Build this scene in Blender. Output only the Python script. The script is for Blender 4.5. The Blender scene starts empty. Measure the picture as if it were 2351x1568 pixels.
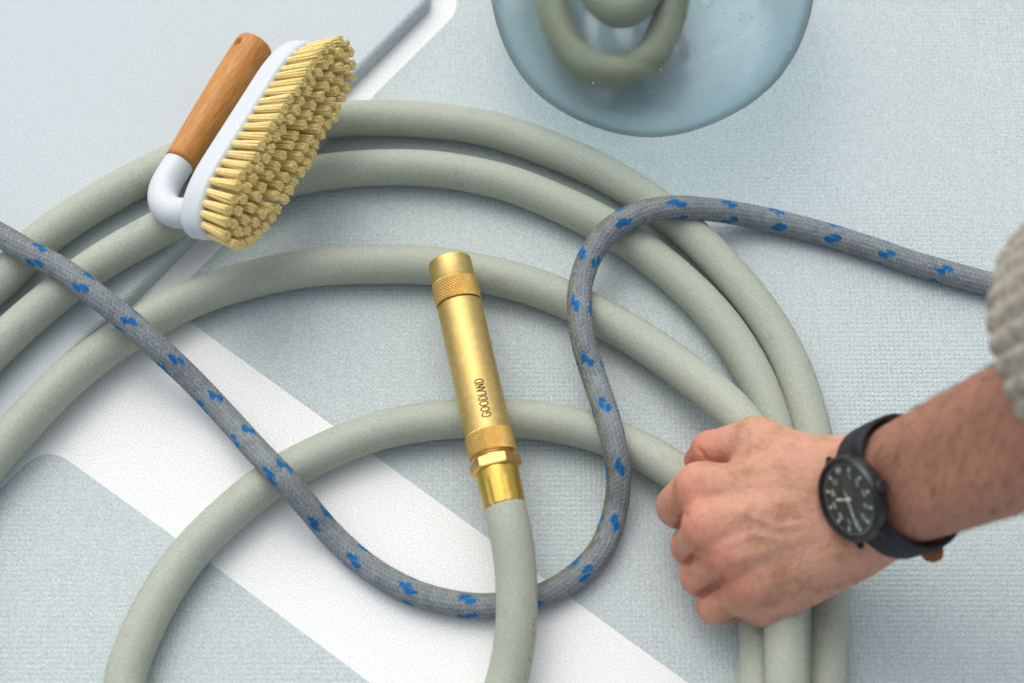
import bpy, bmesh, math, random
import numpy as np
from mathutils import Vector, Matrix
random.seed(7); rng = np.random.default_rng(7)
SC = bpy.context.scene
COL = SC.collection
R = math.radians

# ------------------------------------------------------------------ camera
TILT, DIST, LENS = R(24.0), 0.935, 60.0
cam_d = bpy.data.cameras.new('camera'); cam = bpy.data.objects.new('camera', cam_d); COL.objects.link(cam)
cam_d.lens = LENS; cam_d.sensor_width = 36.0; cam_d.clip_start = 0.02; cam_d.clip_end = 50
cam.location = (0, -DIST*math.sin(TILT), DIST*math.cos(TILT)); cam.rotation_euler = (TILT, 0, 0)
SC.camera = cam
cam_d.dof.use_dof = True; cam_d.dof.focus_distance = 0.925; cam_d.dof.aperture_fstop = 5.0
CAMP = Vector(cam.location); CR = Matrix.Rotation(TILT, 3, 'X')
PW, PH = 2351.0, 1568.0
def P(px, py, z=0.0):
    """a point of the picture (2351 wide) seen at height z in millimetres -> metres in the scene"""
    d = CR @ Vector(((px-PW/2)/PW*36/LENS, (PH/2-py)/PW*36/LENS, -1.0))
    t = (z/1000 - CAMP.z)/d.z
    return CAMP + d*t
def camdir(x, y, z): return (CR @ Vector((x, y, z))).normalized()

# ------------------------------------------------------------------ sky, sun, exposure
SUN_EL, SUN_AZ = R(55), R(-22)         # azimuth from +y (top of the picture), negative = to the left
w = bpy.data.worlds.new('World'); SC.world = w; w.use_nodes = True
nt = w.node_tree; nt.nodes.clear()
sky = nt.nodes.new('ShaderNodeTexSky'); sky.sky_type = 'NISHITA'; sky.sun_disc = False
sky.sun_elevation = SUN_EL; sky.sun_rotation = SUN_AZ; sky.dust_density = 4.0; sky.air_density = 1.0; sky.ozone_density = 1.0
bg = nt.nodes.new('ShaderNodeBackground'); bg.inputs['Strength'].default_value = 0.15
wo = nt.nodes.new('ShaderNodeOutputWorld')
hs = nt.nodes.new('ShaderNodeHueSaturation'); hs.inputs['Saturation'].default_value = .40   # a white overcast sky
nt.links.new(sky.outputs[0], hs.inputs['Color']); nt.links.new(hs.outputs[0], bg.inputs[0]); nt.links.new(bg.outputs[0], wo.inputs[0])
sl = bpy.data.lights.new('sun', 'SUN'); sl.energy = .95; sl.angle = R(76); sl.color = (1.0, 0.965, 0.92)
so = bpy.data.objects.new('sun', sl); COL.objects.link(so)
sd = Vector((math.sin(SUN_AZ)*math.cos(SUN_EL), math.cos(SUN_AZ)*math.cos(SUN_EL), math.sin(SUN_EL)))
so.rotation_euler = sd.to_track_quat('Z', 'Y').to_euler(); so.location = sd*3
SC.view_settings.view_transform = 'Standard'; SC.view_settings.look = 'None'
SC.view_settings.gamma = 1.0; SC.view_settings.exposure = 0.14

# ------------------------------------------------------------------ helpers
def lin(r, g, b):
    f = lambda c: (c/12.92 if c <= .04045 else ((c+.055)/1.055)**2.4)
    return (f(r/255), f(g/255), f(b/255), 1)

class M:
    """tiny node-material builder"""
    def __init__(s, name, col=(.5, .5, .5, 1), rough=.6, metal=0., **kw):
        s.m = bpy.data.materials.new(name); s.m.use_nodes = True
        s.t = s.m.node_tree; s.b = s.t.nodes['Principled BSDF']
        s.b.inputs['Base Color'].default_value = col; s.b.inputs['Roughness'].default_value = rough
        s.b.inputs['Metallic'].default_value = metal
        for k, v in kw.items(): s.b.inputs[k].default_value = v
    def n(s, typ, **kw):
        x = s.t.nodes.new(typ)
        for k, v in kw.items():
            if k in x.inputs.keys(): x.inputs[k].default_value = v
            else: setattr(x, k, v)
        return x
    def l(s, a, b): s.t.links.new(a, b)
    def coord(s, which='Object'): return s.n('ShaderNodeTexCoord').outputs[which]
    def noise(s, scale, detail=2., vec=None, rough=.5):
        x = s.n('ShaderNodeTexNoise', Scale=scale, Detail=detail, Roughness=rough)
        s.l(vec if vec is not None else s.coord(), x.inputs['Vector']); return x.outputs['Fac']
    def math(s, op, a, b=None, clamp=False):
        x = s.n('ShaderNodeMath', operation=op, use_clamp=clamp)
        for i, v in enumerate((a, b)):
            if v is None: continue
            if isinstance(v, (int, float)): x.inputs[i].default_value = v
            else: s.l(v, x.inputs[i])
        return x.outputs[0]
    def ramp(s, fac, stops):
        x = s.n('ShaderNodeValToRGB'); e = x.color_ramp.elements
        while len(e) < len(stops): e.new(.5)
        for k, (p, c) in enumerate(stops):
            e[k].position = p; e[k].color = c if len(c) == 4 else (*c, 1)
        s.l(fac, x.inputs[0]); return x.outputs[0]
    def mix(s, fac, a, b, blend='MIX'):
        x = s.n('ShaderNodeMix', data_type='RGBA', blend_type=blend)
        for sock, v in ((x.inputs[0], fac), (x.inputs[6], a), (x.inputs[7], b)):
            if isinstance(v, (int, float, tuple)): sock.default_value = v
            else: s.l(v, sock)
        return x.outputs[2]
    def color(s, c): s.l(c, s.b.inputs['Base Color'])
    def bump(s, h, dist, strength=1.0, prev=None):
        x = s.n('ShaderNodeBump', Distance=dist, Strength=strength); s.l(h, x.inputs['Height'])
        if prev is not None: s.l(prev, x.inputs['Normal'])
        s.l(x.outputs[0], s.b.inputs['Normal']); return x.outputs[0]

def link(name, verts, faces, mat, parent=None, smooth=True, uv=None, attrs=None):
    me = bpy.data.meshes.new(name)
    me.from_pydata([tuple(v) for v in verts], [], faces)
    if uv is not None:
        L = me.uv_layers.new(name='UVMap'); flat = np.array(uv, dtype=np.float32).reshape(-1)
        L.data.foreach_set('uv', flat)
    for k, (typ, data) in (attrs or {}).items():
        a = me.attributes.new(k, typ, 'POINT')
        a.data.foreach_set('color' if typ == 'FLOAT_COLOR' else 'value', np.asarray(data, dtype=np.float32).reshape(-1))
    if smooth: me.polygons.foreach_set('use_smooth', [True]*len(me.polygons))
    me.materials.append(mat); me.update()
    o = bpy.data.objects.new(name, me); COL.objects.link(o)
    if parent is not None: o.parent = parent; o.matrix_parent_inverse = Matrix.Translation(-parent.location) if parent.parent is None else parent_inv(parent)
    return o
def parent_inv(p):
    return Matrix.Identity(4)          # the parts of a thing already sit at the scene's origin
def link_bm(name, bm, mat, parent=None, smooth=True, autosmooth=None):
    me = bpy.data.meshes.new(name); bm.normal_update()
    bmesh.ops.recalc_face_normals(bm, faces=bm.faces)
    for f in bm.faces: f.smooth = smooth
    if autosmooth is not None:
        for e in bm.edges:
            if len(e.link_faces) == 2 and e.calc_face_angle(0) > autosmooth: e.smooth = False
    bm.to_mesh(me); bm.free(); me.materials.append(mat)
    o = bpy.data.objects.new(name, me); COL.objects.link(o)
    if parent is not None: o.parent = parent; o.matrix_parent_inverse = Matrix.Translation(-parent.location) if parent.parent is None else parent_inv(parent)
    return o
def empty(name, loc, label, cat):
    o = bpy.data.objects.new(name, None); COL.objects.link(o); o.location = loc; o.empty_display_size = .02
    o['label'] = label; o['category'] = cat; return o

def spline(pts, step=.002):
    """Catmull-Rom through pts, resampled every step metres"""
    p = np.array([tuple(q) for q in pts]); p = np.vstack([2*p[0]-p[1], p, 2*p[-1]-p[-2]])
    out = []
    for i in range(1, len(p)-2):
        # centripetal knots keep the bends even
        t0 = 0; t1 = t0+np.linalg.norm(p[i]-p[i-1])**.5; t2 = t1+np.linalg.norm(p[i+1]-p[i])**.5; t3 = t2+np.linalg.norm(p[i+2]-p[i+1])**.5
        t = np.linspace(t1, t2, 40, endpoint=False)[:, None]
        A1 = (t1-t)/(t1-t0)*p[i-1]+(t-t0)/(t1-t0)*p[i]; A2 = (t2-t)/(t2-t1)*p[i]+(t-t1)/(t2-t1)*p[i+1]; A3 = (t3-t)/(t3-t2)*p[i+1]+(t-t2)/(t3-t2)*p[i+2]
        B1 = (t2-t)/(t2-t0)*A1+(t-t0)/(t2-t0)*A2; B2 = (t3-t)/(t3-t1)*A2+(t-t1)/(t3-t1)*A3
        out.append((t2-t)/(t2-t1)*B1+(t-t1)/(t2-t1)*B2)
    out.append(p[-2][None]); q = np.vstack(out)
    d = np.r_[0, np.cumsum(np.linalg.norm(np.diff(q, axis=0), axis=1))]
    s = np.arange(0, d[-1], step)
    r = np.stack([np.interp(s, d, q[:, k]) for k in range(3)], 1)
    k = np.array([1, 2, 3, 4, 3, 2, 1.]); k /= k.sum()             # light smoothing
    for _ in range(2):
        pad = np.vstack([np.repeat(r[:1], 3, 0), r, np.repeat(r[-1:], 3, 0)])
        r = np.stack([np.convolve(pad[:, c], k, 'valid') for c in range(3)], 1)
    return r
def frames(c):
    t = np.gradient(c, axis=0); t /= np.linalg.norm(t, axis=1)[:, None]
    n = np.cross(np.array([0, 0, 1.]), t); n /= np.linalg.norm(n, axis=1)[:, None]     # left hand side of the run
    b = np.cross(t, n); return t, n, b
def tube(name, c, rad, segs, mat, parent=None, uvscale=1., attrs=None, caps=False):
    """c: centre line (n,3); rad: number or (n,segs) array"""
    t, n, b = frames(c); N = len(c)
    th = np.linspace(0, 2*np.pi, segs, endpoint=False)
    rad = np.broadcast_to(np.asarray(rad, float), (N, segs))
    v = c[:, None]+rad[..., None]*(np.cos(th)[None, :, None]*n[:, None]+np.sin(th)[None, :, None]*b[:, None])
    s = np.r_[0, np.cumsum(np.linalg.norm(np.diff(c, axis=0), axis=1))]
    i = np.arange(N-1)[:, None]; j = np.arange(segs)[None]; j2 = (j+1) % segs
    f = np.stack([i*segs+j+0*i, i*segs+j2, (i+1)*segs+j2, (i+1)*segs+j+0*i], -1).reshape(-1, 4)
    u = np.stack([np.broadcast_to(s[i], (N-1, segs)), np.broadcast_to(s[i], (N-1, segs)), np.broadcast_to(s[i+1], (N-1, segs)), np.broadcast_to(s[i+1], (N-1, segs))], -1)
    vv = np.stack([np.broadcast_to(j/segs, (N-1, segs)), np.broadcast_to((j+1)/segs, (N-1, segs)), np.broadcast_to((j+1)/segs, (N-1, segs)), np.broadcast_to(j/segs, (N-1, segs))], -1)
    uv = np.stack([u*uvscale, vv], -1).reshape(-1, 2)
    faces = f.tolist()
    if caps:
        faces.append(list(range(segs))[::-1]); faces.append(list(range((N-1)*segs, N*segs)))
        uv = np.vstack([uv, np.zeros((2*segs, 2))])
    return link(name, v.reshape(-1, 3), faces, mat, parent, True, uv, attrs)
def basis(o, x, y, z):
    m = Matrix.Identity(4)
    for k, a in enumerate((x, y, z)): m[0][k], m[1][k], m[2][k] = a
    m[0][3], m[1][3], m[2][3] = o; return m
def lathe(bm, prof, mat4, segs=48, close=False):
    """prof: (radius, height along local z)"""
    rings = []
    for r, h in prof:
        rings.append([bm.verts.new(mat4 @ Vector((r*math.cos(2*math.pi*k/segs), r*math.sin(2*math.pi*k/segs), h))) for k in range(segs)])
    for a, b in zip(rings, rings[1:]):
        for k in range(segs): bm.faces.new((a[k], a[(k+1) % segs], b[(k+1) % segs], b[k]))
    if close:
        bm.faces.new(rings[0][::-1]); bm.faces.new(rings[-1])
    return rings

# ------------------------------------------------------------------ materials: deck
def deck_material(name, base, waffle):
    m = M(name, base, .55)
    co = m.coord()
    g = m.noise(1500, 2, co); g2 = m.noise(9, 3, co); g3 = m.noise(420, 2, co)
    dark = tuple(c*.72 for c in base[:3])+(1,); lite = tuple(min(1, c*1.22) for c in base[:3])+(1,)
    c = m.ramp(g, [(.34, dark), (.66, lite)])
    c = m.mix(m.math('MULTIPLY', g2, .25), c, tuple(v*k for v, k in zip(base[:3], (.93, .97, .96)))+(1,))
    m.color(c)
    if waffle:
        sep = m.n('ShaderNodeSeparateXYZ'); m.l(co, sep.inputs[0])
        # fine moulded studs in a square grid
        wob = m.noise(60, 2, co)
        wv = m.math('MULTIPLY', m.math('SUBTRACT', wob, .5), .9)
        kx = m.math('ADD', m.math('MULTIPLY', sep.outputs[0], 2*math.pi/.0027), wv)
        ky = m.math('ADD', m.math('MULTIPLY', sep.outputs[1], 2*math.pi/.0027), wv)
        sx = m.math('ADD', m.math('MULTIPLY', m.math('SINE', kx), .5), .5)
        sy = m.math('ADD', m.math('MULTIPLY', m.math('SINE', ky), .5), .5)
        h = m.math('POWER', m.math('MULTIPLY', sx, sy), .95)
        worn = m.math('MULTIPLY', m.math('SUBTRACT', m.noise(7, 3, co), .30), 2.4, clamp=True)     # trodden patches where the studs are flatter
        h = m.math('MULTIPLY', h, worn)
        b1 = m.bump(h, .0007*waffle, .9)
        m.bump(g3, .00035, .6, b1)
    else:
        b1 = m.bump(g3, .0003, .5)
    return m.m
PADC = lin(187, 199, 199)
mat_pad = deck_material('nonskid_gelcoat', PADC, .50)
mat_block = deck_material('matt_gelcoat', lin(190, 200, 202), 0)
mat_white = deck_material('white_gelcoat', lin(237, 241, 237), 0)

# ------------------------------------------------------------------ deck
def polyround(pts, rad, n=8):
    """round the corners of a closed 2-D polygon; rad: one radius per corner (metres)"""
    out = []
    for i, p in enumerate(pts):
        a = Vector(pts[i-1][:2]); b = Vector(p[:2]); c = Vector(pts[(i+1) % len(pts)][:2]); r = rad[i]
        if r <= 0: out.append(b); continue
        da = (a-b).normalized(); dc = (c-b).normalized(); half = da.angle(dc)/2; tl = r/math.tan(half)
        p0 = b+da*tl; p1 = b+dc*tl
        for k in range(n+1):
            t = k/n; out.append(p0.lerp(b, t).lerp(b.lerp(p1, t), t))
    return out
def sheet(name, poly, z0, z1, mat, bev):
    """a low moulded panel: flat top at z1 with a small bevelled edge down to z0"""
    n = len(poly); area = sum(poly[i-1].x*poly[i].y-poly[i].x*poly[i-1].y for i in range(n))
    if area < 0: poly = poly[::-1]
    nor = []
    for i in range(n):
        e = (poly[(i+1) % n]-poly[i-1]).normalized(); nor.append(Vector((-e.y, e.x)))
    rings = []; K = 9; zb_ = max(z0, z1-bev)
    for k in range(K+1):
        th = math.pi/2*max(0, k-1)/(K-1); off = bev*(1-math.cos(th)); z = z0-.0006 if k == 0 else zb_+(z1-zb_)*math.sin(th)
        if k == 0: off = -.0003
        rings.append([(poly[i].x+nor[i].x*off, poly[i].y+nor[i].y*off, z) for i in range(n)])
    v = [p for r in rings for p in r]; f = []
    for k in range(K):
        for i in range(n): f.append((k*n+i, k*n+(i+1) % n, (k+1)*n+(i+1) % n, (k+1)*n+i))
    f.append([K*n+i for i in range(n)])
    o = link(name, v, f, mat); o['kind'] = 'structure'
    o.data.polygons[-1].use_smooth = False
    return o
def G(*pts): return [P(x, y, 0) for x, y in pts]
S = 1.6
link('deck_floor', [(-S, -S, 0), (S, -S, 0), (S, S, 0), (-S, S, 0)], [(0, 1, 2, 3)], mat_white)['kind'] = 'structure'
pa = G((1052, -900), (1048, 30), (378, 697), (1580, 1568), (2600, 2290), (4200, 1500), (4200, -900))
sheet('nonskid_panel', polyround(pa, [0, .02, .012, 0, 0, 0, 0]), .0, .0002, mat_pad, .0010)
pb = G((105, 1020), (480, 1290), (850, 1568), (2300, 2620), (-1500, 2620))
sheet('nonskid_panel', polyround(pb, [.018, 0, 0, 0, 0]), .0, .0002, mat_pad, .0010)
BH = .010
bl = G((988, -900), (988, 22), (842, 168), (450, 556), (245, 760), (-700, 1720), (-1800, 1720), (-1800, -900))
sheet('raised_hatch', polyround(bl, [0, .012, .02, 0, 0, 0, 0, 0]), .0, BH, mat_block, .0042)

# ------------------------------------------------------------------ garden hose
HR = .0104
mh = M('sage_rubber', lin(168, 174, 156), .62)
co = mh.coord(); uvn = mh.coord('UV')
sp = mh.n('ShaderNodeSeparateXYZ'); mh.l(uvn, sp.inputs[0])
c = mh.ramp(mh.noise(1400, 2, co), [(.3, lin(148, 156, 141)), (.7, lin(186, 193, 178))])
c = mh.mix(mh.math('MULTIPLY', mh.noise(14, 3, co), .30), c, lin(162, 166, 146))
c = mh.mix(mh.math('MULTIPLY', mh.math('GREATER_THAN', mh.noise(60, 5, co, .7), .64), .22), c, lin(128, 132, 112))
# worn ochre print along the outer side of the hose
vd = mh.math('ABSOLUTE', mh.math('SUBTRACT', sp.outputs[1], .088))
band = mh.math('LESS_THAN', vd, .014)
cmb = mh.n('ShaderNodeCombineXYZ'); mh.l(mh.math('MULTIPLY', sp.outputs[0], 1.0), cmb.inputs[0]); mh.l(mh.math('MULTIPLY', sp.outputs[1], .06), cmb.inputs[1])
pr = mh.math('GREATER_THAN', mh.noise(420, 3, cmb.outputs[0]), .53)
pr2 = mh.math('GREATER_THAN', mh.noise(12, 2, cmb.outputs[0]), .46)
c = mh.mix(mh.math('MULTIPLY', mh.math('MULTIPLY', band, mh.math('MULTIPLY', pr, pr2)), .75), c, lin(150, 112, 62))
mh.color(c)
b1 = mh.bump(mh.noise(900, 2, co), .00025, .5)
mh.bump(mh.noise(110, 2, co), .0006, .35, b1)

hz = HR*1000
run5 = [(1159, 1163, 33), (1173, 1230, 32), (1184, 1300, 29), (1187, 1390, 25), (1183, 1460, 21), (1163, 1568, 14)]
loop54 = [(1110, 1700, hz), (960, 1850, hz), (700, 1910, hz), (440, 1850, hz), (310, 1710, hz)]
run4 = [(285, 1568, hz), (325, 1452, hz), (376, 1355, hz), (441, 1262, hz), (520, 1185, hz), (616, 1107, hz), (760, 1030, hz), (900, 981, hz), (1050, 962, hz), (1190, 960, hz), (1330, 983, hz), (1450, 1024, 12), (1550, 1082, 16), (1640, 1160, 18), (1705, 1260, 16), (1735, 1360, 12), (1744, 1460, hz), (1740, 1568, hz)]
loop43 = [(1690, 1800, hz), (1500, 2080, hz), (1050, 2240, hz), (500, 2180, hz), (60, 1900, hz), (-130, 1500, hz), (-110, 1220, hz)]
run3 = [(-60, 1110, 12), (0, 1034, 13), (100, 922, 14), (200, 832, 13), (300, 762, 12), (410, 700, hz), (550, 648, hz), (700, 617, hz), (850, 607, hz), (1000, 611, hz), (1120, 630, hz), (1250, 667, hz), (1350, 712, hz), (1460, 775, 12), (1570, 850, 17), (1680, 940, 27), (1755, 1040, 34), (1795, 1180, 36), (1805, 1320, 33), (1802, 1420, 30), (1803, 1490, 29), (1806, 1568, 28)]
loop32 = [(1790, 1800, 16), (1620, 2200, hz), (1100, 2420, hz), (420, 2330, hz), (-120, 2000, hz), (-330, 1500, hz), (-260, 1130, 15)]
run2 = [(-120, 920, 20.4), (0, 790, 20.4), (120, 683, 20.4), (250, 590, 20.4), (390, 513, 20.4), (520, 453, 16), (640, 417, 11.5), (740, 396, hz), (830, 386, hz), (1000, 388, hz), (1150, 416, hz), (1300, 474, hz), (1430, 543, hz), (1560, 642, hz), (1660, 748, hz), (1730, 858, hz), (1778, 985, hz), (1805, 1120, hz), (1818, 1300, hz), (1818, 1440, hz), (1818, 1568, hz)]
loop21 = [(1800, 1850, hz), (1640, 2330, hz), (1100, 2580, hz), (350, 2500, hz), (-300, 2100, hz), (-520, 1500, hz), (-420, 1020, 15)]
run1 = [(-120, 745, 20.4), (0, 645, 20.4), (90, 555, 20.4), (215, 468, 20.4), (370, 385, 20.4), (520, 325, 20.4), (650, 290, 18), (760, 275, 12), (840, 271, hz), (950, 273, hz), (1100, 291, hz), (1250, 337, hz), (1400, 405, hz), (1530, 490, hz), (1640, 590, hz), (1740, 708, hz), (1815, 835, hz), (1862, 985, hz), (1892, 1150, hz), (1906, 1330, hz), (1902, 1480, hz), (1898, 1568, hz), (1880, 1800, hz), (1800, 2200, hz), (1500, 2560, hz)]
pts = [P(*q) for q in run5+loop54+run4+loop43+run3+loop32+run2+loop21+run1]
# start of the hose tucked inside the brass ferrule
AX0, AX1 = P(1032, 601, 33.4), P(1159, 1163, 33.4)
AXD = (AX1-AX0).normalized(); AXL = (AX1-AX0).length
pts[0] = AX1-AXD*.012; pts[1] = AX1+AXD*.012
hose = empty('garden_hose', P(950, 780, 0), 'long sage green rubber hose lying in wide coils on the boat deck', 'hose')
hc = spline(pts, .0025)
hs_n = np.arange(len(hc))[:, None]*.0025; ha_n = np.arange(28)[None]/28*2*np.pi
hrad = HR*(1+.010*np.sin(hs_n*41+np.sin(hs_n*13)*2)+.008*np.sin(hs_n*97+ha_n)+.012*np.cos(2*ha_n+hs_n*3)); hrad[:5] = .0093
tube('hose_tube', hc, hrad, 28, mh.m, hose)

# brass
def brass(name, knurl=False, colr=(214, 190, 124), rough=.54):
    m = M(name, lin(*colr), rough, 1.0)
    co = m.coord()
    n1 = m.noise(260, 4, co, .6); n2 = m.noise(55, 3, co)
    c = m.ramp(n1, [(.28, lin(*[v*.94 for v in colr])), (.55, lin(*colr)), (.78, lin(*[min(255, v*1.10) for v in colr]))])
    c = m.mix(m.math('MULTIPLY', n2, .25), c, lin(202, 170, 98))
    m.color(c)
    r = m.math('ADD', m.math('MULTIPLY', n1, .10), rough-.03); m.l(r, m.b.inputs['Roughness'])
    m.bump(m.noise(700, 2, co), .00012, .5)
    return m.m
mat_brass = brass('brushed_brass'); mat_brass2 = brass('bright_brass', colr=(224, 186, 116), rough=.36)
mat_brass3 = brass('crimped_brass', colr=(206, 178, 88), rough=.46)
# local frame: z along the nozzle from tip to hose, x towards the viewer's right, y up
NZ = AXD; NX = Vector((0, 0, 1)).cross(NZ).normalized()*-1; NY = NZ.cross(NX).normalized()
if NX.x < 0: NX, NY = -NX, -NY
FM = basis(AX0, NX, NY, NZ)
def tpos(py): # picture row -> distance along the axis (metres)
    lo, hi = 0., AXL
    from_cam = lambda d: (CR.transposed() @ (AX0+AXD*d-CAMP))
    for _ in range(40):
        m_ = (lo+hi)/2; q = from_cam(m_); y = PH/2-(q.y/-q.z)*LENS/36*PW
        if y < py: lo = m_
        else: hi = m_
    return lo
zr1, zr2, zb, zr3, zr4, zh0, zh1, zf = [tpos(v) for v in (651, 698, 701, 998, 1047, 1055, 1083, 1161)]
# hose coupling: ferrule and hexagon belong to the hose
bm = bmesh.new()
N = 60; prof = [(.0, 0), (.0108, 0), (.0113, .0008), (.0112, .006), (.0109, .0075)]
L = zf-zh1+.002
rings = []
hs = np.linspace(0, L, 26)
for h in hs:
    ring = []
    k = min(1, max(0, (h-.0055)/.003))
    for i in range(N):
        th = 2*math.pi*i/N
        f = abs(((th/(2*math.pi)*8+.2) % 1)-.5)*2          # 1 at the groove
        r = .0110-.0004*h/L + k*(.0002-.0008*max(0, (f-.80)/.20)) - k*.0004*(1-math.cos(2*math.pi*((th/(2*math.pi)*8+.2) % 1)))*.25
        if h < .001: r -= .0006*(1-h/.001)
        ring.append(bm.verts.new(FM @ Vector((r*math.cos(th), r*math.sin(th), zh1-.001+h))))
    rings.append(ring)
rings.append([bm.verts.new(FM @ Vector((.0100*math.cos(2*math.pi*i/N), .0100*math.sin(2*math.pi*i/N), zh1-.001+L))) for i in range(N)])
for a, b in zip(rings, rings[1:]):
    for i in range(N): bm.faces.new((a[i], a[(i+1) % N], b[(i+1) % N], b[i]))
link_bm('ferrule', bm, mat_brass3, hose)
bm = bmesh.new()
FMr = FM @ Matrix.Rotation(R(8), 4, 'Z')
hexr = .0136; rr = []
for r, h in ((hexr-.0016, zh0), (hexr, zh0+.0009), (hexr, zh1-.0012), (hexr-.0013, zh1-.0003), (.0105, zh1)):
    rr.append([bm.verts.new(FMr @ Vector((r*math.cos(math.pi/3*i), r*math.sin(math.pi/3*i), h))) for i in range(6)])
for a, b in zip(rr, rr[1:]):
    for i in range(6): bm.faces.new((a[i], a[(i+1) % 6], b[(i+1) % 6], b[i]))
bm.faces.new(rr[0][::-1]); bm.faces.new(rr[-1])
bmesh.ops.bevel(bm, geom=[e for e in bm.edges], offset=.0003, segments=2, affect='EDGES')
link_bm('coupling_nut', bm, mat_brass2, hose, smooth=True, autosmooth=R(25))
# ------------------------------------------------------------------ nozzle
noz = empty('hose_nozzle', AX0+Vector((0, 0, -.0334)), 'brass spray nozzle with knurled rings and engraved word, lying across two hose coils', 'nozzle')
bm = bmesh.new()
lathe(bm, [(.0088, .014), (.0092, .0012), (.0098, .0003), (.0108, 0), (.0115, .0004), (.0117, .0012), (.0118, zr1-.0006), (.0115, zr1)], FM, 64)
lathe(bm, [(.0, .014), (.0089, .014)], FM, 64)
link_bm('nozzle_tip', bm, mat_brass, noz, autosmooth=R(40))
def knurl(name, z0, z1, r):
    n = 84; m = max(8, int((z1-z0)/(2*math.pi*r/n))); v = []; f = []
    # diamond knurl as real relief: rows of points alternately raised
    rows = 2*m; seg = 2*n
    for i in range(rows+1):
        for j in range(seg):
            a = ((j+i) % 4 == 0) or ((j-i) % 4 == 0); dz = r-(0. if not a else .00028)
            if i in (0, rows): dz = r-.0003
            th = 2*math.pi*j/seg; v.append(FM @ Vector((dz*math.cos(th), dz*math.sin(th), z0+(z1-z0)*i/rows)))
    for i in range(rows):
        for j in range(seg): f.append((i*seg+j, i*seg+(j+1) % seg, (i+1)*seg+(j+1) % seg, (i+1)*seg+j))
    base = len(v)
    for (zz, i) in ((z0, 0), (z1, rows)):
        st = len(v)
        for j in range(seg):
            th = 2*math.pi*j/seg; v.append(FM @ Vector(((r-.0016)*math.cos(th), (r-.0016)*math.sin(th), zz)))
        for j in range(seg):
            q = (i*seg+j, i*seg+(j+1) % seg, st+(j+1) % seg, st+j); f.append(q if i else q[::-1])
    return link(name, v, f, mat_knurl, noz, smooth=False)
mat_knurl = brass('knurled_brass', colr=(226, 190, 112), rough=.40)
knurl('knurled_ring', zr1, zr2, .0124); knurl('knurled_ring', zr3, zr4, .0126)
bm = bmesh.new()
lathe(bm, [(.0106, zr2-.001), (.0106, zb), (.0118, zb+.0003), (.0120, zb+.0012), (.0121, zr3+.0005)], FM, 96)
link_bm('barrel', bm, mat_brass, noz, autosmooth=R(40))
bm = bmesh.new()
lathe(bm, [(.0112, zr4-.001), (.0112, zr4+.0007), (.0106, zr4+.0012), (.0112, zr4+.0018), (.0112, zh0+.0005)], FM, 64)
link_bm('threaded_neck', bm, mat_brass2, noz, autosmooth=R(40))
# engraved word, thin strokes laid on the barrel
STROKE = {
 'G': [[(.92, .78), (.80, .93), (.62, 1.0), (.42, 1.0), (.22, .92), (.08, .74), (.03, .5), (.08, .26), (.22, .08), (.42, 0), (.62, 0), (.80, .07), (.93, .22), (.93, .46), (.58, .46)]],
 'O': [[(.5+.47*math.cos(2*math.pi*k/24), .5+.5*math.sin(2*math.pi*k/24)) for k in range(25)]],
 'D': [[(.08, 0), (.08, 1), (.36, 1), (.60, .93), (.76, .76), (.82, .5), (.76, .24), (.60, .07), (.36, 0), (.08, 0)]],
 'L': [[(.08, 1), (.08, 0), (.56, 0)]],
 'A': [[(.0, 0), (.38, 1), (.76, 0)], [(.13, .34), (.63, .34)]],
 'N': [[(.08, 0), (.08, 1), (.74, 0), (.74, 1)]]}
ADV = {'G': 1.06, 'O': 1.08, 'D': .94, 'L': .62, 'A': .80, 'N': .94}
word = 'GOODLAND'; tot = sum(ADV[ch] for ch in word)
zs, ze = tpos(977), tpos(889); H = .0044; sc = (zs-ze)/tot; RB = .01219
v, f = [], []; cur = 0; lw = .00027
for ch in word:
    for st in STROKE[ch]:
        q = [Vector((cur*sc+x*sc*.88, y*H)) for x, y in st]
        for a, b in zip(q, q[1:]):
            d = (b-a).normalized(); nn = Vector((-d.y, d.x))*lw; a2 = a-d*lw*.7; b2 = b+d*lw*.7
            k = max(1, int((b-a).length/.0008)); base = len(v)
            for i in range(k+1):
                c0 = a2.lerp(b2, i/k)
                for sgn in (1, -1):
                    pnt = c0+nn*sgn
                    th = R(84)+(pnt.y-H*.30)/RB          # letters stand with their tops to the left
                    v.append(FM @ Vector((RB*math.cos(th), RB*math.sin(th), zs-pnt.x)))
            for i in range(k): f.append((base+2*i, base+2*i+1, base+2*i+3, base+2*i+2))
    cur += ADV[ch]
mk = M('engraved_black', (.03, .02, .012, 1), .8)
link('engraved_lettering', v, f, mk.m, noz, smooth=False)

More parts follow.
